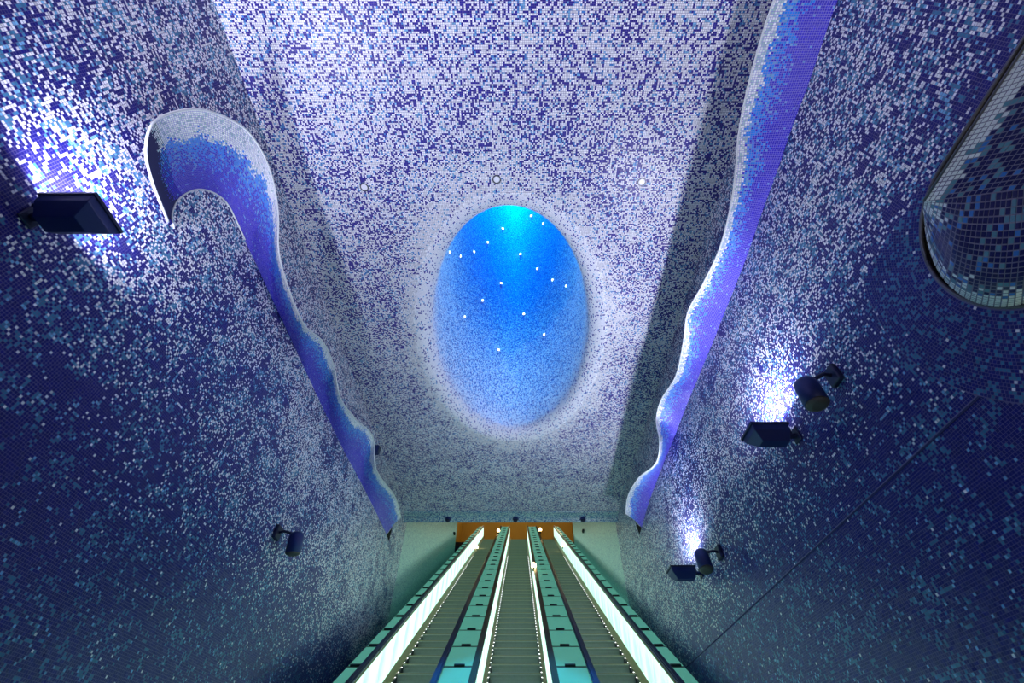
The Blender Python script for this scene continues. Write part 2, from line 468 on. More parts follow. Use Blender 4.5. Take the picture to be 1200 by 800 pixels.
heights = np.cumsum([0] + [math.dist(rad[i][:2], rad[i + 1][:2]) for i in range(len(rad) - 1)])
idx = np.empty(len(cr_me.loops), dtype=np.int32); cr_me.loops.foreach_get('vertex_index', idx)
uu = np.stack([(idx % (na + 1)) / na * per, heights[idx // (na + 1)]], -1).astype(np.float32)
uvl.data.foreach_set('uv', uu.ravel())
wa = cr_me.attributes.new('whiteness', 'FLOAT', 'POINT')
hv = np.repeat(heights, na + 1)
wv = 0.92 - 0.27 * ss(hv, 0.4, 1.1) - 0.65 * ss(hv, 1.4, 5.5)
wa.data.foreach_set('value', wv.astype(np.float32))
crater = link('ceiling_crater', cr_me, M['crater']); struct(crater)
cap = box_mesh('crater_cap', EX - 1.1, EX + 1.1, EY - 2.0, EY + 2.0, H + HC, H + HC + 0.1)
link('crater_cap', cap, M['plaster'], crater)

# ---------------- far fascia over the shaft mouth, shaft walls, shaft roof
Z_LIN = EYE + 0.469 * (Y_END + 0.25)
q = np.linspace(0, 1, 10)
prof = [(Y_END + 0.22 * math.sin(t * math.pi / 2), H - 0.06 - (H - 0.06 - Z_LIN) * (1 - math.cos(t * math.pi / 2))) for t in q]
prof = [(Y_END, H)] + prof
prof[-1] = (Y_END + 0.25, Z_LIN)
P = np.array([[(x, y, z) for y, z in prof] for x in np.linspace(WL, WR, 12)])
def add_uv(me, fn, whiteness):
    uvl = me.uv_layers.new(name='UVMap')
    co = np.empty(len(me.vertices) * 3, dtype=np.float32); me.vertices.foreach_get('co', co); co = co.reshape(-1, 3)
    idx = np.empty(len(me.loops), dtype=np.int32); me.loops.foreach_get('vertex_index', idx)
    uvl.data.foreach_set('uv', fn(co)[idx].astype(np.float32).ravel())
    wa = me.attributes.new('whiteness', 'FLOAT', 'POINT'); wa.data.foreach_set('value', whiteness(co).astype(np.float32))
me = grid_mesh('fascia', P, True, flip=True)
add_uv(me, lambda co: np.stack([co[:, 0], co[:, 1] - co[:, 2]], -1), lambda co: np.full(len(co), 0.62))
struct(link('wall_far', me, M['far_mosaic']))
def sheet(name, quad, m, uvf=None, white=0.5):
    me = mesh_np(name, np.array(quad), np.array([[0, 1, 2, 3]]))
    if uvf: add_uv(me, uvf, lambda co: np.full(len(co), white))
    return struct(link(name, me, m))
ys0, ys1 = Y_END + 0.6, Y_SHAFT
roof = lambda y: Z_LIN + (y - Y_END - 0.25) * math.tan(TH) + 0.02
yz = lambda co: np.stack([co[:, 1], co[:, 2]], -1)
for nm, X in (('wall_shaft_left', WL), ('wall_shaft_right', WR)):
    sheet(nm, [(X, ys0, step_z(ys0) - 1.4), (X, ys1, step_z(ys1) - 1.4), (X, ys1, roof(ys1)), (X, ys0, H + 1.0)], M['far_mosaic'], yz, 0.84)
sheet('ceiling_shaft', [(WL, Y_END + 0.25, roof(Y_END + 0.25)), (WR, Y_END + 0.25, roof(Y_END + 0.25)), (WR, ys1, roof(ys1)), (WL, ys1, roof(ys1))], M['plaster'])
# upper hall, warm plaster
UX = 3.9
sheet('wall_upper_back', [(-UX - 0.6, 34, Z_TOP - 1), (UX + 0.2, 34, Z_TOP - 1), (UX + 0.2, 34, Z_TOP + 4.5), (-UX - 0.6, 34, Z_TOP + 4.5)], M['ochre'])
for nm, X in (('wall_upper_left', -UX - 0.6), ('wall_upper_right', UX + 0.2)):
    sheet(nm, [(X, ys1, step_z(ys1) - 1.4), (X, 34, step_z(ys1) - 1.4), (X, 34, Z_TOP + 4.5), (X, ys1, Z_TOP + 4.5)], M['ochre'])
sheet('ceiling_upper', [(-UX - 0.6, ys1, Z_TOP + 4.5), (UX + 0.2, ys1, Z_TOP + 4.5), (UX + 0.2, 34, Z_TOP + 4.5), (-UX - 0.6, 34, Z_TOP + 4.5)], M['ochre'])
struct(link('floor_upper', box_mesh('floor_upper', -UX - 0.6, UX + 0.2, Y_TOP + 0.02, 34, Z_TOP - 0.3, Z_TOP), M['stone']))
# ledges filling the gap between the outer decks and the walls
for nm, xa, xb in (('floor_ledge_left', WL, -2.74), ('floor_ledge_right', 2.62, WR)):
    dz = 0.3
    sheet(nm, [(xa, 4.6, step_z(4.6) + dz), (xb, 4.6, step_z(4.6) + dz), (xb, Y_TOP, Z_TOP + dz), (xa, Y_TOP, Z_TOP + dz)], M['plaster'])

# ================================================================== WAVE CORNICES
def wave(name, label, X, depth, lower_px, upper_px, n=24, ext=None):
    """lower edge lies on the wall, the undulating upper edge stands out from it"""
    root = thing(name, label, 'wave cornice')
    s = 1 if X < 0 else -1
    lo = np.array([on_x(px, py, X) for px, py in lower_px])
    upd = [depth] * len(upper_px) if not isinstance(depth, (list, tuple)) else depth
    hi = np.array([on_x(px, py, X + s * d) for (px, py), d in zip(upper_px, upd)])
    lo, hi = catmull(lo, n), catmull(hi, n)
    m = len(lo); T = np.linspace(0, 1, 15)
    def surf(a, b, t):          # slightly hollow section, folded low down
        p = a * (1 - t) + b * t
        sag = np.sin(np.pi * t) * 0.10
        p = p + np.stack([-s * sag * 0.35 * np.ones_like(t[..., 0]) if False else (-s * sag[..., 0] * 0.25), 0 * sag[..., 0], sag[..., 0] * 0.12], -1)
        return p
    P = np.stack([surf(lo, hi, np.full((m, 1), t)) for t in T], 1)
    link('body', grid_mesh(name + '_body', P, True, flip=(s > 0)), M['wave_grout'], root)
    # back of the thin shell; the cove behind it is open to the ceiling
    Pb = P + np.array([0, 0, 0.025]); Pb[:, -1] = hi + np.array([0, 0, 0.012])
    link('back_shell', grid_mesh(name + '_back', Pb, True, flip=(s < 0)), M['plaster'], root)
    link('rim', tube_mesh(name + '_rim', hi, 0.011), M['rim'], root)
    if X < 0: link('arch_lit_edge', tube_mesh(name + '_arch', lo[:n * 7] + np.array([0.008, 0, 0]), 0.008), M['rim'], root)  # pale tube paints the lit edge of the hook's arch
    # tiles: columns along the middle of the band, rows across
    mid = surf(lo, hi, np.full((m, 1), 0.5))
    seg = np.linalg.norm(np.diff(mid, axis=0), axis=1); L = np.concatenate([[0], np.cumsum(seg)])
    nc = int(L[-1] / TP); sL = (np.arange(nc) + 0.5) * L[-1] / nc
    def at(curve, q): return np.stack([np.interp(q, L, curve[:, k]) for k in range(3)], -1)
    Ps, Us, Vs, Ns, Cs = [], [], [], [], []
    wd = np.linalg.norm(at(hi, sL) - at(lo, sL), axis=1)
    nr = np.maximum(2, (wd / TP).astype(int)); nmax = nr.max()
    edge = np.interp(np.arange(nc), np.arange(0, nc + 30, 6), rng.random(len(np.arange(0, nc + 30, 6))))
    edge2 = np.interp(np.arange(nc), np.arange(0, nc + 80, 22), rng.random(len(np.arange(0, nc + 80, 22))))
    for r in range(nmax):
        k = nr > r
        t = ((r + 0.5) / nr[k])[:, None]; q = sL[k]; dq = L[-1] / nc / 2
        p = surf(at(lo, q), at(hi, q), t)
        u = surf(at(lo, q + dq), at(hi, q + dq), t) - surf(at(lo, q - dq), at(hi, q - dq), t)
        dt = 0.5 / nr[k][:, None]
        v = surf(at(lo, q), at(hi, q), t + dt) - surf(at(lo, q), at(hi, q), t - dt)
        nn = np.cross(u, v); nn /= np.linalg.norm(nn, axis=1, keepdims=True)
        flip = np.sum(nn * (np.array([0, 0, EYE]) - p), axis=1) < 0; nn[flip] *= -1
        Ps.append(p); Us.append(u); Vs.append(v); Ns.append(nn)
        # foam along the rim, azure spray below it, deep blue towards the wall
        tt = t[:, 0]; fo = 0.95 - 0.10 * edge[k] - 0.13 * edge2[k] - (0.10 if X < 0 else 0.0) * (1 - ss(q, 1.6, 2.4)); ra = rng.random(len(tt))
        c = np.empty((len(tt), 4)); c[:] = SEA
        spray = ss(tt, fo - 0.55, fo + 0.02); c[ra < spray * 0.85] = SKY
        c[(ra < spray * 0.30) & (rng.random(len(tt)) < 0.5)] = PALE
        foam = tt + rng.normal(0, 0.035, len(tt)) > fo
        c[foam] = FOAM; c[foam & (rng.random(len(tt)) < (0.16 if X < 0 else 0.4))] = GREENISH
        c[(~foam) & (rng.random(len(tt)) < 0.02)] = PALE
        c[:, :3] *= 1 + rng.normal(0, 0.07, (len(tt), 1)); Cs.append(c.clip(0, 1))
    P = np.vstack(Ps); U = np.vstack(Us); V = np.vstack(Vs); N = np.vstack(Ns); C = np.vstack(Cs)
    t = link('mosaic_tiles', tile_mesh(name + '_tiles', P, U, V, N, C, 0.82, 0.0014), M['tile'], root); t['kind'] = 'stuff'
    # flat dark triangle, paints the shaded gap under the far tip
    e0, e1 = lo[-1], hi[-1]
    cap = np.array([e0 + np.array([0, 0.004, 0]), e0 * 0.62 + e1 * 0.38 + np.array([0, 0.006, 0]), [X + s * 0.02, e0[1] + 0.25, e0[2] - 0.06]])
    link('end_gap_shade', mesh_np(name + '_cap', cap, np.array([[0, 1, 2]])), M['void'], root)
    return root

wave('wave_cornice', 'mosaic wave cornice curling into a hook high on the left wall', WL,
     [0.05, 0.20, 0.30, 0.35, 0.38, 0.38, 0.38, 0.38, 0.38, 0.38, 0.38, 0.38, 0.38, 0.38, 0.38, 0.38, 0.38, 0.38, 0.38, 0.36, 0.30],
     [(203, 268), (201, 250), (210, 232), (230, 222), (250, 226), (265, 238), (276, 258), (287, 282), (299, 307), (311, 333), (324, 361), (337, 389), (350, 417), (364, 447), (378, 477), (391, 503), (404, 530), (416, 552), (428, 575), (441, 601), (453, 626)],
     [(197, 260), (177, 208), (171, 170), (184, 140), (224, 128), (256, 134), (287, 151), (307, 178), (320, 212), (326, 250), (327, 296), (339, 340), (357, 381), (378, 400), (391, 428), (399, 466), (417, 491), (437, 512), (441, 550), (463, 582), (470, 606)])
wave('wave_cornice', 'mosaic wave cornice with straight near end high on the right wall', WR, 0.40,
     [(1070, -200), (1024, -100), (982, 0), (964, 50), (947, 100), (928, 150), (911, 200), (894, 246), (876, 298), (859, 342), (846, 374), (835, 402), (820, 438), (806, 472), (795, 500), (786, 522), (776, 547), (768, 568), (760, 590), (752, 618)],
     [(985, -200), (945, -100), (907, 0), (890, 52), (876, 104), (866, 154), (862, 200), (856, 243), (843, 292), (823, 334), (806, 366), (801, 400), (792, 440), (775, 468), (769, 492), (773, 518), (768, 543), (748, 560), (736, 581), (733, 602)])

# ================================================================== HORN IN THE NICHE (right edge of the view)
horn = thing('mosaic_horn', 'rounded mosaic horn bulging from a dark niche in the right wall', 'wall bulge', (WR - 0.1, 1.0, NZ))
HT = 0.029
E0 = at_depth(1083, 236, 2.68); C1 = at_depth(1200, 221, 2.22); C2 = C1 + (C1 - E0) * 0.35
crease = lambda s: np.where(s[:, None] < 0.75, E0 + (C1 - E0) * (s[:, None] / 0.75), C1 + (C2 - C1) * ((s[:, None] - 0.75) / 0.25))
rim_px = [(1082, 246), (1087, 285), (1101, 320), (1124, 344), (1150, 356), (1180, 359), (1215, 350), (1250, 330)]
rimc = catmull([on_x(px, py, WR - 0.03) for px, py in rim_px], 8)
rim_l = np.linspace(0, 1, len(rimc))
rimf = lambda s: np.stack([np.interp(s, rim_l, rimc[:, k]) for k in range(3)], -1)
def hornB(s, t):
    a, b = crease(s), rimf(s); p = a * (1 - t[:, None]) + b * t[:, None]
    bul = np.sin(np.pi * t) ** 0.9 * 0.16 * np.clip(s * 3, 0.1, 1)
    return p + np.stack([-0.45 * bul, 0.35 * bul, -0.82 * bul], -1)
def hornA(s, t):
    return crease(s) + np.stack([0 * t, -t, 0 * t], -1) * 1.6
def horn_surface(fn, ns, ntt, nm):
    S, T = np.meshgrid(np.linspace(0, 1, ns), np.linspace(0, 1, ntt), indexing='ij')
    P = fn(S.ravel(), T.ravel()).reshape(ns, ntt, 3)
    return link(nm, grid_mesh(nm, P, True), M['horn_grout'], horn)
horn_surface(hornB, 40, 30, 'end_shell'); horn_surface(hornA, 12, 4, 'flank_shell')
link('edge_trim', tube_mesh('edge_trim', [E0 + np.array([-0.003, -1.6 * q, 0]) for q in np.linspace(0, 1, 6)], 0.008), M['greyrim'], horn)
cand = []
def add_horn_tiles(fn, kind):
    base = np.linspace(0, 1, 81)
    lenS = np.mean([np.linalg.norm(np.diff(fn(base, np.full(81, q)), axis=0), axis=1).sum() for q in (0.0, 0.5)])
    lenT = np.mean([np.linalg.norm(np.diff(fn(np.full(81, q), base), axis=0), axis=1).sum() for q in (0.4, 0.7)])
    ns, ntt = int(lenS / HT), int(lenT / HT); ds, dt = 0.5 / ns, 0.5 / ntt
    for i in range(ns):
        for j in range(ntt):
            s0 = np.array([(i + 0.5) / ns]); t0 = np.array([(j + 0.5) / ntt])
            p = fn(s0, t0)[0]; u = fn(s0 + ds * 0.98, t0)[0] - fn(s0 - ds * 0.98, t0)[0]; v = fn(s0, t0 + dt * 0.98)[0] - fn(s0, t0 - dt * 0.98)[0]
            n_ = np.cross(u, v); ln = np.linalg.norm(n_)
            if ln < 1e-9: continue
            n_ /= ln
            if np.dot(n_, np.array([0, 0, EYE]) - p) < 0: n_ = -n_
            s_, t_ = s0[0], t0[0]; r = rng.random()
            if kind == 'B':
                pwh = 0.85 * ss(t_, 0.70, 0.86) + 0.7 * (1 - ss(s_, 0.06, 0.30)) * (1 - ss(t_, 0.25, 0.5)) + 0.22 * ss(t_, 0.5, 0.65) + 0.35 * (1 - ss(s_, 0.0, 0.12))  # white cluster at the crease's left end paints a specular highlight
            else:
                pwh = 1.0 * (1 - ss(s_, 0.10, 0.24))
            pte = 0.20 + 0.5 * pwh
            c = FOAM if r < pwh else (srgb(96, 150, 160) if r < pwh + pte * 0.6 else (AZURE if r < pwh + pte else srgb(14, 14, 84)))
            d = p - np.array([0, 0, EYE]); D = d[1] * cp + d[2] * sp
            px = CX + F * d[0] / D if D > 0.1 else 9999
            area = abs(np.dot(np.cross(u, v), d / np.linalg.norm(d))) / D ** 2 if D > 0.1 else 0
            cand.append((area if px < 1200 else 0, p, u, v, n_, c))
add_horn_tiles(hornB, 'B'); add_horn_tiles(hornA, 'A')
cand.sort(key=lambda q: -q[0])
# each of the largest 300 is a small bevelled slab of its own
hm = mat('glazed_horn_tile', (1, 1, 1, 1), 0.3, spec=0.3)
oi = hm.node_tree.nodes.new('ShaderNodeObjectInfo')
hm.node_tree.links.new(oi.outputs['Color'], hm.node_tree.nodes['Principled BSDF'].inputs['Base Color'])
hl = np.array(horn.location)
for area, p, u, v, n_, c in cand[:300]:
    if np.dot(np.cross(u, v), n_) < 0: u, v = v, u
    cs = ((-1, -1), (1, -1), (1, 1), (-1, 1)); o3 = p + rng.normal(0, 0.0003) * n_
    vs = [a_ * 0.42 * u + b_ * 0.42 * v for a_, b_ in cs] + [a_ * 0.405 * u + b_ * 0.405 * v + n_ * 0.0018 for a_, b_ in cs]
    me = mesh_np('tile', np.array(vs), np.array([[4, 5, 6, 7], [0, 1, 5, 4], [1, 2, 6, 5], [2, 3, 7, 6], [3, 0, 4, 7]]))
    o = link('tile', me, hm, horn); o.location = o3 - hl
    o.color = tuple(c)
rest = cand[300:]
me = tile_mesh('horn_rest', np.array([q[1] for q in rest]), np.array([q[2] for q in rest]), np.array([q[3] for q in rest]), np.array([q[4] for q in rest]), np.array([q[5] for q in rest]), 0.81, 0.0016)
o = link('mosaic_tiles', me, M['tile'], horn); o['kind'] = 'stuff'
for ch in horn.children:
    if ch.name.split('.')[0] in ('end_shell', 'flank_shell', 'edge_trim', 'mosaic_tiles'): ch.location = -Vector(horn.location)

# ================================================================== ESCALATORS
N_STEP = 61
STEP_D = 0.4
y_first = Y_TOP - N_STEP * STEP_D
S0 = (y_first - STEP_Y0) / ct           # along-slope range, s = 0 at the reference point
S1 = (Y_TOP - STEP_Y0) / ct
def sp3(x, s, h):
    return (x, STEP_Y0 + s * ct - h * st, STEP_Z0 + s * st + h * ct)
def incl_box(name, x0, x1, s0, s1, h0, h1, bevel=0.0):
    bm = bmesh.new(); box_bm(bm, x0, x1, s0, s1, h0, h1)
    if bevel: bmesh.ops.bevel(bm, geom=list(bm.edges), offset=bevel, segments=2, affect='EDGES')
    for v in bm.verts: v.co = Vector(sp3(*v.co))
    return bm_mesh(name, bm)
GP = 0.92                                # length of a glass panel
n_pan = int((S1 + 0.6 - S0) / GP)
# one step shared by all: tread slab, grooved nosing, curved riser
def step_mesh(wd):
    bm = bmesh.new(); hw = wd / 2
    prof = [(0.0, 0.0), (0.0, -0.02), (0.02, -0.06), (0.035, -0.12), (0.03, -0.20), (0.012, -0.23), (0.02, -0.25), (STEP_D, -0.25), (STEP_D, 0.0)]
    a = [bm.verts.new((-hw, y, z)) for y, z in prof]; b = [bm.verts.new((hw, y, z)) for y, z in prof]
    for i in range(len(prof)):
        j = (i + 1) % len(prof); f = bm.faces.new((a[i], a[j], b[j], b[i])); f.material_index = 0 if i in (len(prof) - 1, 0) else 1
    bm.faces.new(a[::-1]); bm.faces.new(b)
    me = bm_mesh('step', bm); me.materials.append(M['steel']); me.materials.append(M['riser'])
    return me
def nose_mesh(wd):
    return box_mesh('nosing', -wd / 2, wd / 2, -0.003, 0.02, -0.012, 0.002)
SM, NM = step_mesh(0.97), nose_mesh(0.96)
led_me = lathe_mesh('led', (0, 0, 0), (0, 0, 0.010), [(0, 0.012), (1, 0.010)], 8)
def escalator(xc, label, outer, dark):
    """outer: side(s) -1/+1 with the tall bright panels; every balustrade carries light panels"""
    root = thing('escalator', label, 'escalator', sp3(xc, S0, 0), 'three escalators side by side')
    off = Vector(root.location)
    def put(o): o.parent = root; o.location = Vector(o.location) - off; return o
    for k in range(N_STEP):
        y = y_first + k * STEP_D
        o = link('step', SM); o.location = (xc, y, step_z(y) + 0.231); put(o)
        nz = link('nosing', NM, M['skirt']); nz.parent = o
    put(link('truss', incl_box('truss', xc - 0.62, xc + 0.62, S0 - 0.3, S1 + 0.3, -0.5, -0.14), M['rubber']))
    for sd in (-1, 1):
        e0, e1 = sorted((xc + sd * 0.49, xc + sd * 0.515))
        put(link('skirt_brush', incl_box('skirt_brush', e0, e1, S0, S1, -0.12, 0.16), M['rubber']))
        # sloping bronze deck from the brush to the panel foot
        a0, a1 = xc + sd * 0.515, xc + sd * 0.575
        v = [sp3(a0, S0, -0.1), sp3(a0, S1 + 0.5, -0.1), sp3(a0, S1 + 0.5, 0.15), sp3(a0, S0, 0.15), sp3(a1, S0, -0.1), sp3(a1, S1 + 0.5, -0.1), sp3(a1, S1 + 0.5, 0.31), sp3(a1, S0, 0.31)]
        bm = bmesh.new(); vv = [bm.verts.new(p) for p in v]
        for f in ((0, 1, 2, 3), (7, 6, 5, 4), (3, 2, 6, 7), (0, 3, 7, 4), (1, 5, 6, 2), (4, 5, 1, 0)): bm.faces.new([vv[i] for i in f])
        put(link('skirt_panel', bm_mesh('skirt_panel', bm), M['skirt']))
        # row of light panels
        p0, p1 = sorted((xc + sd * 0.575, xc + sd * 0.60))
        lm = incl_box('light_panel', p0, p1, 0.0, GP - 0.012, 0.31, 0.885, 0.0)
        for k in range(n_pan):
            o = link('light_panel', lm, M['panel']); s = S0 + k * GP
            o.location = (0, s * ct, s * st); put(o)
        h0, h1 = sorted((xc + sd * 0.555, xc + sd * 0.655))
        put(link('handrail', incl_box('handrail', h0, h1, S0 - 0.2, S1 + 0.5, 0.89, 0.955, 0.018), M['darkbelt'] if sd in dark else M['belt']))
        g0, g1 = sorted((xc + sd * 0.562, xc + sd * 0.574))
        put(link('glazing_bead', incl_box('glazing_bead', g0, g1, S0, S1 + 0.4, 0.855, 0.885), M['skirt']))
        if True:
            s = S0 + 6.0
            while s < S0 + 21:
                o = link('skirt_light', led_me, M['led']); o.location = sp3(xc + sd * 0.505, s, 0.155); put(o)
                s += 0.24
    put(link('comb_plate', box_mesh('comb_plate', xc - 0.5, xc + 0.5, Y_TOP, Y_TOP + 0.9, Z_TOP + 0.0, Z_TOP + 0.02), M['skirt']))
    put(link('lower_landing_plate', box_mesh('lower_landing_plate', xc - 0.5, xc + 0.5, y_first - 1.2, y_first, 0.0, 0.03), M['steel']))
    return root
ESC = (-1.84, -0.085, 1.70)
escs = [escalator(ESC[0], 'leftmost escalator rising beside the left mosaic wall', (-1,), ()),
    escalator(ESC[1], 'middle escalator rising between the two green glass decks', (), (-1, 1)),
    escalator(ESC[2], 'rightmost escalator rising beside the right mosaic wall', (1,), ())]

def glass_deck(x0, x1, label, wall_side=0):
    root = thing('glass_deck', label, 'deck', sp3((x0 + x1) / 2, S0, 0.6), 'green glass decks beside the handrails')
    off = Vector(root.location)
    def put(o): o.parent = root; o.location = Vector(o.location) - off; return o
    put(link('frame', incl_box('frame', x0, x1, S0, S1 + 0.4, 0.25, 0.855), M['rubber']))
    gm = incl_box('glass_panel', x0 + 0.012, x1 - 0.012, 0.0, GP - 0.075, 0.856, 0.862, 0.0)
    xm, cw = (x0 + x1) / 2, min(0.085, (x1 - x0) * 0.36)
    cm = incl_box('clip', xm - cw, xm + cw, -0.03, 0.01, 0.86, 0.888)
    for k in range(n_pan):
        s = S0 + k * GP + 0.35
        o = link('glass_panel', gm, M['glass']); o.location = (0, s * ct, s * st); put(o)
        c_ = link('clip', cm, M['clip']); c_.parent = o
    if wall_side:  # added glow strips, out of view, to brighten the wall beside the deck
        xs = x0 if wall_side < 0 else x1
        sa = (Y_END + 0.8 - STEP_Y0) / ct
        put(link('added_side_glow', incl_box('added_side_glow', xs - 0.012, xs + 0.012, sa, S1 + 0.3, 0.3, 0.84), M['glass']))
        put(link('added_side_glow', incl_box('added_side_glow', xs - 0.012, xs + 0.012, S0, sa - 0.02, 0.3, 0.84), M['dim_side_glow']))
    return root
glass_deck(-2.75, ESC[0] - 0.66, 'narrow green glass deck between left wall and leftmost escalator', -1)
glass_deck(ESC[0] + 0.602, ESC[1] - 0.602, 'wide green glass deck between leftmost and middle escalators')
glass_deck(ESC[1] + 0.602, ESC[2] - 0.602, 'wide green glass deck between middle and rightmost escalators')
glass_deck(ESC[2] + 0.66, 2.63, 'narrow green glass deck between rightmost escalator and right wall', 1)

# glowing globes stand in for warm lamp reflections (parts of the escalators)
for px, py, X, es in ((558.5, 642.5, -2.38, 0), (659.5, 640, 2.26, 2), (625.5, 665, 0.47, 1), (584, 623, -1.2, 0), (633, 622, 1.06, 2)):
    p = Vector(on_x(px, py, X)); root = escs[es]
    b_ = link('reflection_globe', lathe_mesh('reflection_globe', (0, 0, 0), (0, 0, 0.16), [(0, 0.05), (0.25, 0.085), (0.6, 0.085), (0.9, 0.05), (1, 0.02)], 10, True), M['warm'], root)
    b_.location = p - Vector(root.location)
    link('reflection_base', lathe_mesh('reflection_base', (0, 0, -0.10), (0, 0, 0), [(0, 0.05), (1, 0.04)], 10), M['clip'], b_)
for x, lb in ((-3.1, 'left assumed warm ceiling lamp of the upper hall'), (2.9, 'right assumed warm ceiling lamp of the upper hall'), (-0.1, 'middle assumed warm ceiling lamp of the upper hall')):
    root = thing('assumed_hall_lamp', lb, 'lamp', (x, 31.0, Z_TOP + 4.42))  # lamps out of view, assumed from the warm glow of the opening
    link('shade', lathe_mesh('shade', (0, 0, 0.08), (0, 0, 0), [(0, 0.12), (1, 0.2)], 16), M['skirt'], root)
    link('bulb', lathe_mesh('bulb', (0, 0, 0), (0, 0, -0.06), [(0, 0.12), (0.7, 0.1), (1, 0.03)], 12, True), M['warm'], root)
    ld = bpy.data.lights.new('assumed_hall_lamp_light', 'POINT'); ld.energy = UPPER_W; ld.color = (1, 0.86, 0.5); ld.shadow_soft_size = 0.1
    lo_ = bpy.data.objects.new('assumed_hall_lamp_light', ld); COL.objects.link(lo_); lo_.parent = root; lo_.location = (0, 0, -0.25)

# ================================================================== FLOODLIGHTS
def floodlight(y, z, X, label, light_scale=1.0, tilt=16, size=0.8):
    s = 1 if X < 0 else -1
    root = thing('floodlight', label, 'floodlight', (X, y, z), 'wall floodlights')
    def q(x, yy, zz): return (s * x * size, yy * size, zz * size)
    def box(nm, x0, x1, y0, y1, z0, z1, m, par=root, bev=0.006):
        a, b = sorted((s * x0 * size, s * x1 * size))
        return link(nm, box_mesh(nm, a, b, y0 * size, y1 * size, z0 * size, z1 * size, bev), m, par)
    box('wall_plate', 0.003, 0.025, -0.07, 0.07, -0.09, 0.09, M['navy_dark'])
    box('arm', 0.02, 0.17, -0.03, 0.03, -0.035, 0.02, M['navy_dark'])
    box('bracket', 0.13, 0.17, -0.13, 0.13, -0.05, 0.05, M['navy_dark'])
    head = bpy.data.objects.new('head', None)
    # housing: wide at the top rim, tapering to a keel below
    bm = bmesh.new()
    top = [(0.16, -0.17, 0.05), (0.60, -0.17, 0.05), (0.60, 0.17, 0.05), (0.16, 0.17, 0.05)]
    midr = [(0.15, -0.15, -0.02), (0.59, -0.15, -0.02), (0.59, 0.15, -0.02), (0.15, 0.15, -0.02)]
    low = [(0.17, -0.07, -0.13), (0.50, -0.07, -0.13), (0.50, 0.07, -0.13), (0.17, 0.07, -0.13)]
    R = [[bm.verts.new(q(*p)) for p in r] for r in (top, midr, low)]
    bm.faces.new(R[0]); bm.faces.new(R[2][::-1])
    for i in range(2):
        for k in range(4): bm.faces.new((R[i][k], R[i][(k + 1) % 4], R[i + 1][(k + 1) % 4], R[i + 1][k]))
    bpy.data.objects.remove(head)
    link('housing', bm_mesh('housing', bm, 0.004), M['navy'], root)
    bm = bmesh.new()
    a, b = sorted((s * 0.145 * size, s * 0.615 * size))
    box_bm(bm, a, b, -0.18 * size, -0.155 * size, 0.045 * size, 0.075 * size); box_bm(bm, a, b, 0.155 * size, 0.18 * size, 0.045 * size, 0.075 * size)
    box_bm(bm, a, a + 0.025 * size, -0.155 * size, 0.155 * size, 0.045 * size, 0.075 * size); box_bm(bm, b - 0.025 * size, b, -0.155 * size, 0.155 * size, 0.045 * size, 0.075 * size)
    link('rim', bm_mesh('rim', bm), M['navy_dark'], root)
    box('lens', 0.175, 0.585, -0.15, 0.15, 0.052, 0.058, M['lens'], bev=0)
    ld = bpy.data.lights.new('floodlight_beam', 'AREA'); ld.shape = 'RECTANGLE'; ld.size = 0.38 * size; ld.size_y = 0.28 * size
    ld.energy = FLOOD_W * light_scale; ld.color = FLOOD_COL
    lo_ = bpy.data.objects.new('floodlight_beam', ld); COL.objects.link(lo_); lo_.parent = root
    lo_.location = q(0.38, 0, 0.07); lo_.rotation_euler = (math.pi, s * math.radians(tilt), 0)
    return root
zf = EYE + 2.6
p = on_x(36, 254, WL); floodlight(p[1], p[2], WL, 'large dark floodlight on the left wall near the wave hook', 0.45)
p = on_x(934, 510, WR); floodlight(p[1], p[2], WR, 'navy box floodlight halfway along the right wall', 0.74, 30)
p = on_x(822, 671, WR); floodlight(p[1], p[2], WR, 'farthest small navy box floodlight low on the right wall', 0.74, 30)
for y, X, lb, sc_ in ((-2.6, WR, 'assumed floodlight on the right wall beside the viewer', 0.7), (-5.3, WR, 'assumed floodlight on the right wall behind the viewer', 1.0), (-1.9, WL, 'assumed floodlight on the left wall behind the viewer', 1.7)):
    floodlight(y, zf, X, lb, sc_)  # out of view, assumed, added to light the ceiling and waves

# ================================================================== LOUDSPEAKERS
def speaker(px_plate, px_a, px_b, X, out, label):
    """plate pixel on the wall; px_a back end and px_b grille end of the can, out metres from the wall"""
    s = 1 if X < 0 else -1
    base = on_x(px_plate[0], px_plate[1], X); root = thing('loudspeaker', label, 'loudspeaker', base, 'projector loudspeakers on the walls')
    a = on_x(px_a[0], px_a[1], X + s * (out)) - base; b = on_x(px_b[0], px_b[1], X + s * (out + 0.02)) - base
    d = b - a; Ln = np.linalg.norm(d)
    r = 0.095
    link('wall_plate', box_mesh('wall_plate', min(0, s * 0.05), max(0, s * 0.05), -0.07, 0.07, -0.085, 0.085, 0.008), M['navy_dark'], root)
    mid = a + d * 0.15
    link('arm', tube_mesh('arm', [(s * 0.03, 0, 0.0), (s * 0.10, 0, 0.02), mid], 0.018), M['navy_dark'], root)
    link('can', lathe_mesh('can', a, b, [(0, 0.03), (0.03, 0.06), (0.12, 0.088), (0.25, r), (1, r)], 24, True), M['navy'], root)
    dn = d / Ln
    link('grille', lathe_mesh('grille', b, b + dn * 0.03, [(0, r * 0.97), (0.5, r * 0.85), (1, r * 0.5)], 24, True), M['grille'], root)
    return root
speaker((980, 440), (941, 446), (958, 473), WR, 0.30, 'navy cylindrical loudspeaker above the middle right floodlight')
speaker((845, 647), (820, 645), (828, 667), WR, 0.26, 'small navy cylindrical loudspeaker beside the farthest floodlight')
speaker((323, 624), (349, 623), (343, 648), WL, 0.26, 'navy cylindrical loudspeaker alone low on the left wall')

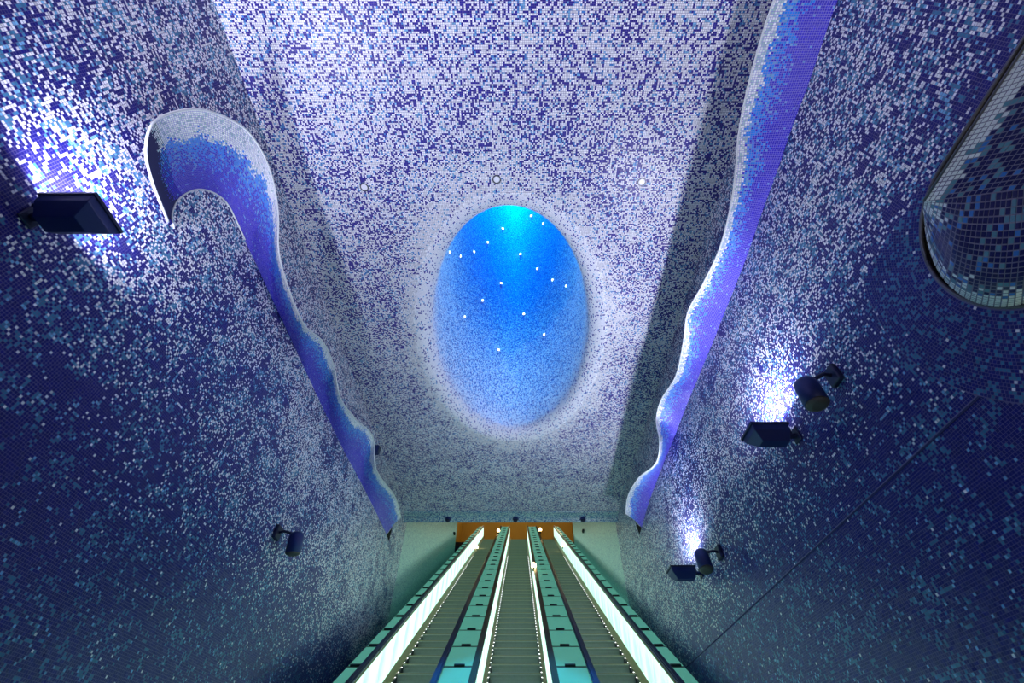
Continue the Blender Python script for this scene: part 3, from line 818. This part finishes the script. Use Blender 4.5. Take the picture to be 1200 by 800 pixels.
# ================================================================== SMALL FITTINGS
for px, py, lb in ((427, 219, 'round recessed ceiling spot left of the oval crater'), (582, 210, 'round recessed ceiling spot straight above the oval crater'), (752, 213, 'round recessed ceiling spot right of the oval crater')):
    p = on_z(px, py, H)
    root = thing('ceiling_spot', lb, 'ceiling spot', p, 'recessed spots in the ceiling')
    bm = bmesh.new()
    prof = [(0.058, 0.0), (0.058, -0.014), (0.046, -0.014), (0.044, 0.0)]; R = []
    for r, z in prof: R.append([bm.verts.new((math.cos(k * math.pi / 14) * r, math.sin(k * math.pi / 14) * r, z)) for k in range(28)])
    for i in range(3):
        for k in range(28): bm.faces.new((R[i][k], R[i][(k + 1) % 28], R[i + 1][(k + 1) % 28], R[i + 1][k]))
    link('ring', bm_mesh('ring', bm, smooth=False), M['greyrim'], root)
    link('diffuser', lathe_mesh('diffuser', (0, 0, 0), (0, 0, -0.008), [(0, 0.045), (0.8, 0.044), (1, 0.03)], 24), M['spot'], root)

# domes under the fascia
for px, lb in ((525, 'left navy dome camera under the shaft lintel'), (604, 'middle navy dome camera under the shaft lintel'), (683, 'right navy dome camera under the shaft lintel')):
    yd = Y_END + 0.20
    d = ray(px, 609); k = yd / d[1]; x = d[0] * k
    root = thing('dome_camera', lb, 'camera', (x, yd, Z_LIN + 0.05), 'dome cameras on the lintel')
    link('collar', lathe_mesh('collar', (0, 0, 0.06), (0, 0, 0.0), [(0, 0.075), (1, 0.085)], 16), M['navy'], root)
    link('dome', lathe_mesh('dome', (0, 0, 0), (0, 0, -0.07), [(0, 0.07), (0.5, 0.055), (0.85, 0.03), (1, 0.008)], 16, True), M['navy_dark'], root)
# small boxes on the shaft walls
for px, py, X, lb in ((531.5, 625, WL, 'small dark sensor on the left shaft wall'), (684.5, 622, WR, 'small dark sensor on the right shaft wall')):
    p = on_x(px, py, X); s = 1 if X < 0 else -1
    root = thing('wall_sensor', lb, 'sensor', p, 'sensors on the shaft walls')
    link('body', box_mesh('body', min(0, s * 0.08), max(0, s * 0.08), -0.1, 0.1, -0.05, 0.05, 0.01), M['clip'], root)
    link('eye', lathe_mesh('eye', (s * 0.08, 0, 0), (s * 0.10, 0, 0), [(0, 0.03), (1, 0.02)], 10), M['void'], root)
# small box behind the left wave
p = on_x(443, 527, WL + 0.12)
root = thing('junction_box', 'small blue box peeking out behind the left wave cornice', 'box', (WL, p[1], p[2]))
link('body', box_mesh('body', 0.0, 0.14, -0.07, 0.07, -0.09, 0.09, 0.008), M['navy'], root)
link('lid', box_mesh('lid', 0.14, 0.152, -0.062, 0.062, -0.08, 0.08, 0.003), M['belt'], root)

# ================================================================== CRATER LAMP (ASSUMED) AND STARS
ld = bpy.data.lights.new('assumed_crater_lamp', 'AREA'); ld.shape = 'ELLIPSE'; ld.size = 1.2; ld.size_y = 2.4; ld.energy = CRATER_W; ld.color = CRATER_COL
lo_ = bpy.data.objects.new('assumed_crater_lamp', ld); COL.objects.link(lo_); lo_.location = (EX, EY, H + HC - 0.3)  # assumed source of the crater's blue light, has no fixture
bvh = BVHTree.FromPolygons([tuple(v.co) for v in cr_me.vertices], [tuple(p.vertices) for p in cr_me.polygons])
STARS = [(589, 268), (623, 253), (637, 262), (571, 284), (555, 295), (539, 300), (526, 295), (610, 298), (630, 315), (648, 328), (664, 335), (587, 332), (565, 352), (614, 368), (544, 371), (638, 392), (584, 410)]
STAR_AT = ['third highest of the star lights, left of the crater midline', 'highest of the star lights, on the crater rim', 'second highest of the star lights, right by the crater rim',
  'fourth highest star light, upper left of the crater', 'star light third from the left edge in the upper left row', 'star light second from the left edge in the upper left row',
  'leftmost star light on the crater edge', 'star light alone in the upper middle of the crater', 'star light right of the crater middle, first of a falling row of three', 'star light middle of the falling row of three at right',
  'rightmost star light, last of the falling row of three', 'star light in the crater centre below the upper left row', 'star light left of the crater centre, lower row', 'star light just right of the crater centre, lower row',
  'lowest star light on the left side of the crater', 'lowest star light on the right side of the crater', 'lowest of all the star lights, in the speckled part']
for (px, py), star_label in zip(STARS, STAR_AT):
    d = Vector(ray(px, py)).normalized(); hit = bvh.ray_cast(Vector((0, 0, EYE)), d)
    if hit[0] is None: continue
    n_ = hit[1]
    if n_.dot(d) > 0: n_ = -n_
    root = thing('star_light', star_label, 'star light', hit[0], 'star lights in the crater')
    sz = hit[3] / F * 1.25
    link('socket', lathe_mesh('socket', n_ * 0.0, n_ * 0.01, [(0, sz * 1.15), (1, sz * 1.1)], 12), M['greyrim'], root)
    link('lens', lathe_mesh('lens', n_ * 0.01, n_ * (0.01 + sz), [(0, sz), (0.5, sz * 0.85), (0.85, sz * 0.5), (1, sz * 0.15)], 12, True), M['star'], root)

# ================================================================== ASSUMED LOBBY LAMP (low on the right wall, beside the viewer)
root = thing('assumed_lobby_lamp', 'assumed warm wall lamp, unseen, low on the right wall beside the viewer', 'lamp', (WR, 0.55, EYE + 0.25))  # unseen lamp, added to warm the lower rim of the horn
link('wall_plate', box_mesh('wall_plate', -0.02, 0, -0.06, 0.06, -0.09, 0.09, 0.004), M['greyrim'], root)
link('globe', lathe_mesh('globe', (-0.02, 0, 0), (-0.16, 0, 0), [(0, 0.03), (0.3, 0.07), (0.7, 0.07), (1, 0.02)], 16, True), M['warm'], root)
ld = bpy.data.lights.new('assumed_lobby_lamp_light', 'POINT'); ld.energy = 15.0; ld.color = (1, 0.9, 0.66); ld.shadow_soft_size = 0.08
lo_ = bpy.data.objects.new('assumed_lobby_lamp_light', ld); COL.objects.link(lo_); lo_.parent = root; lo_.location = (-0.28, 0, 0)
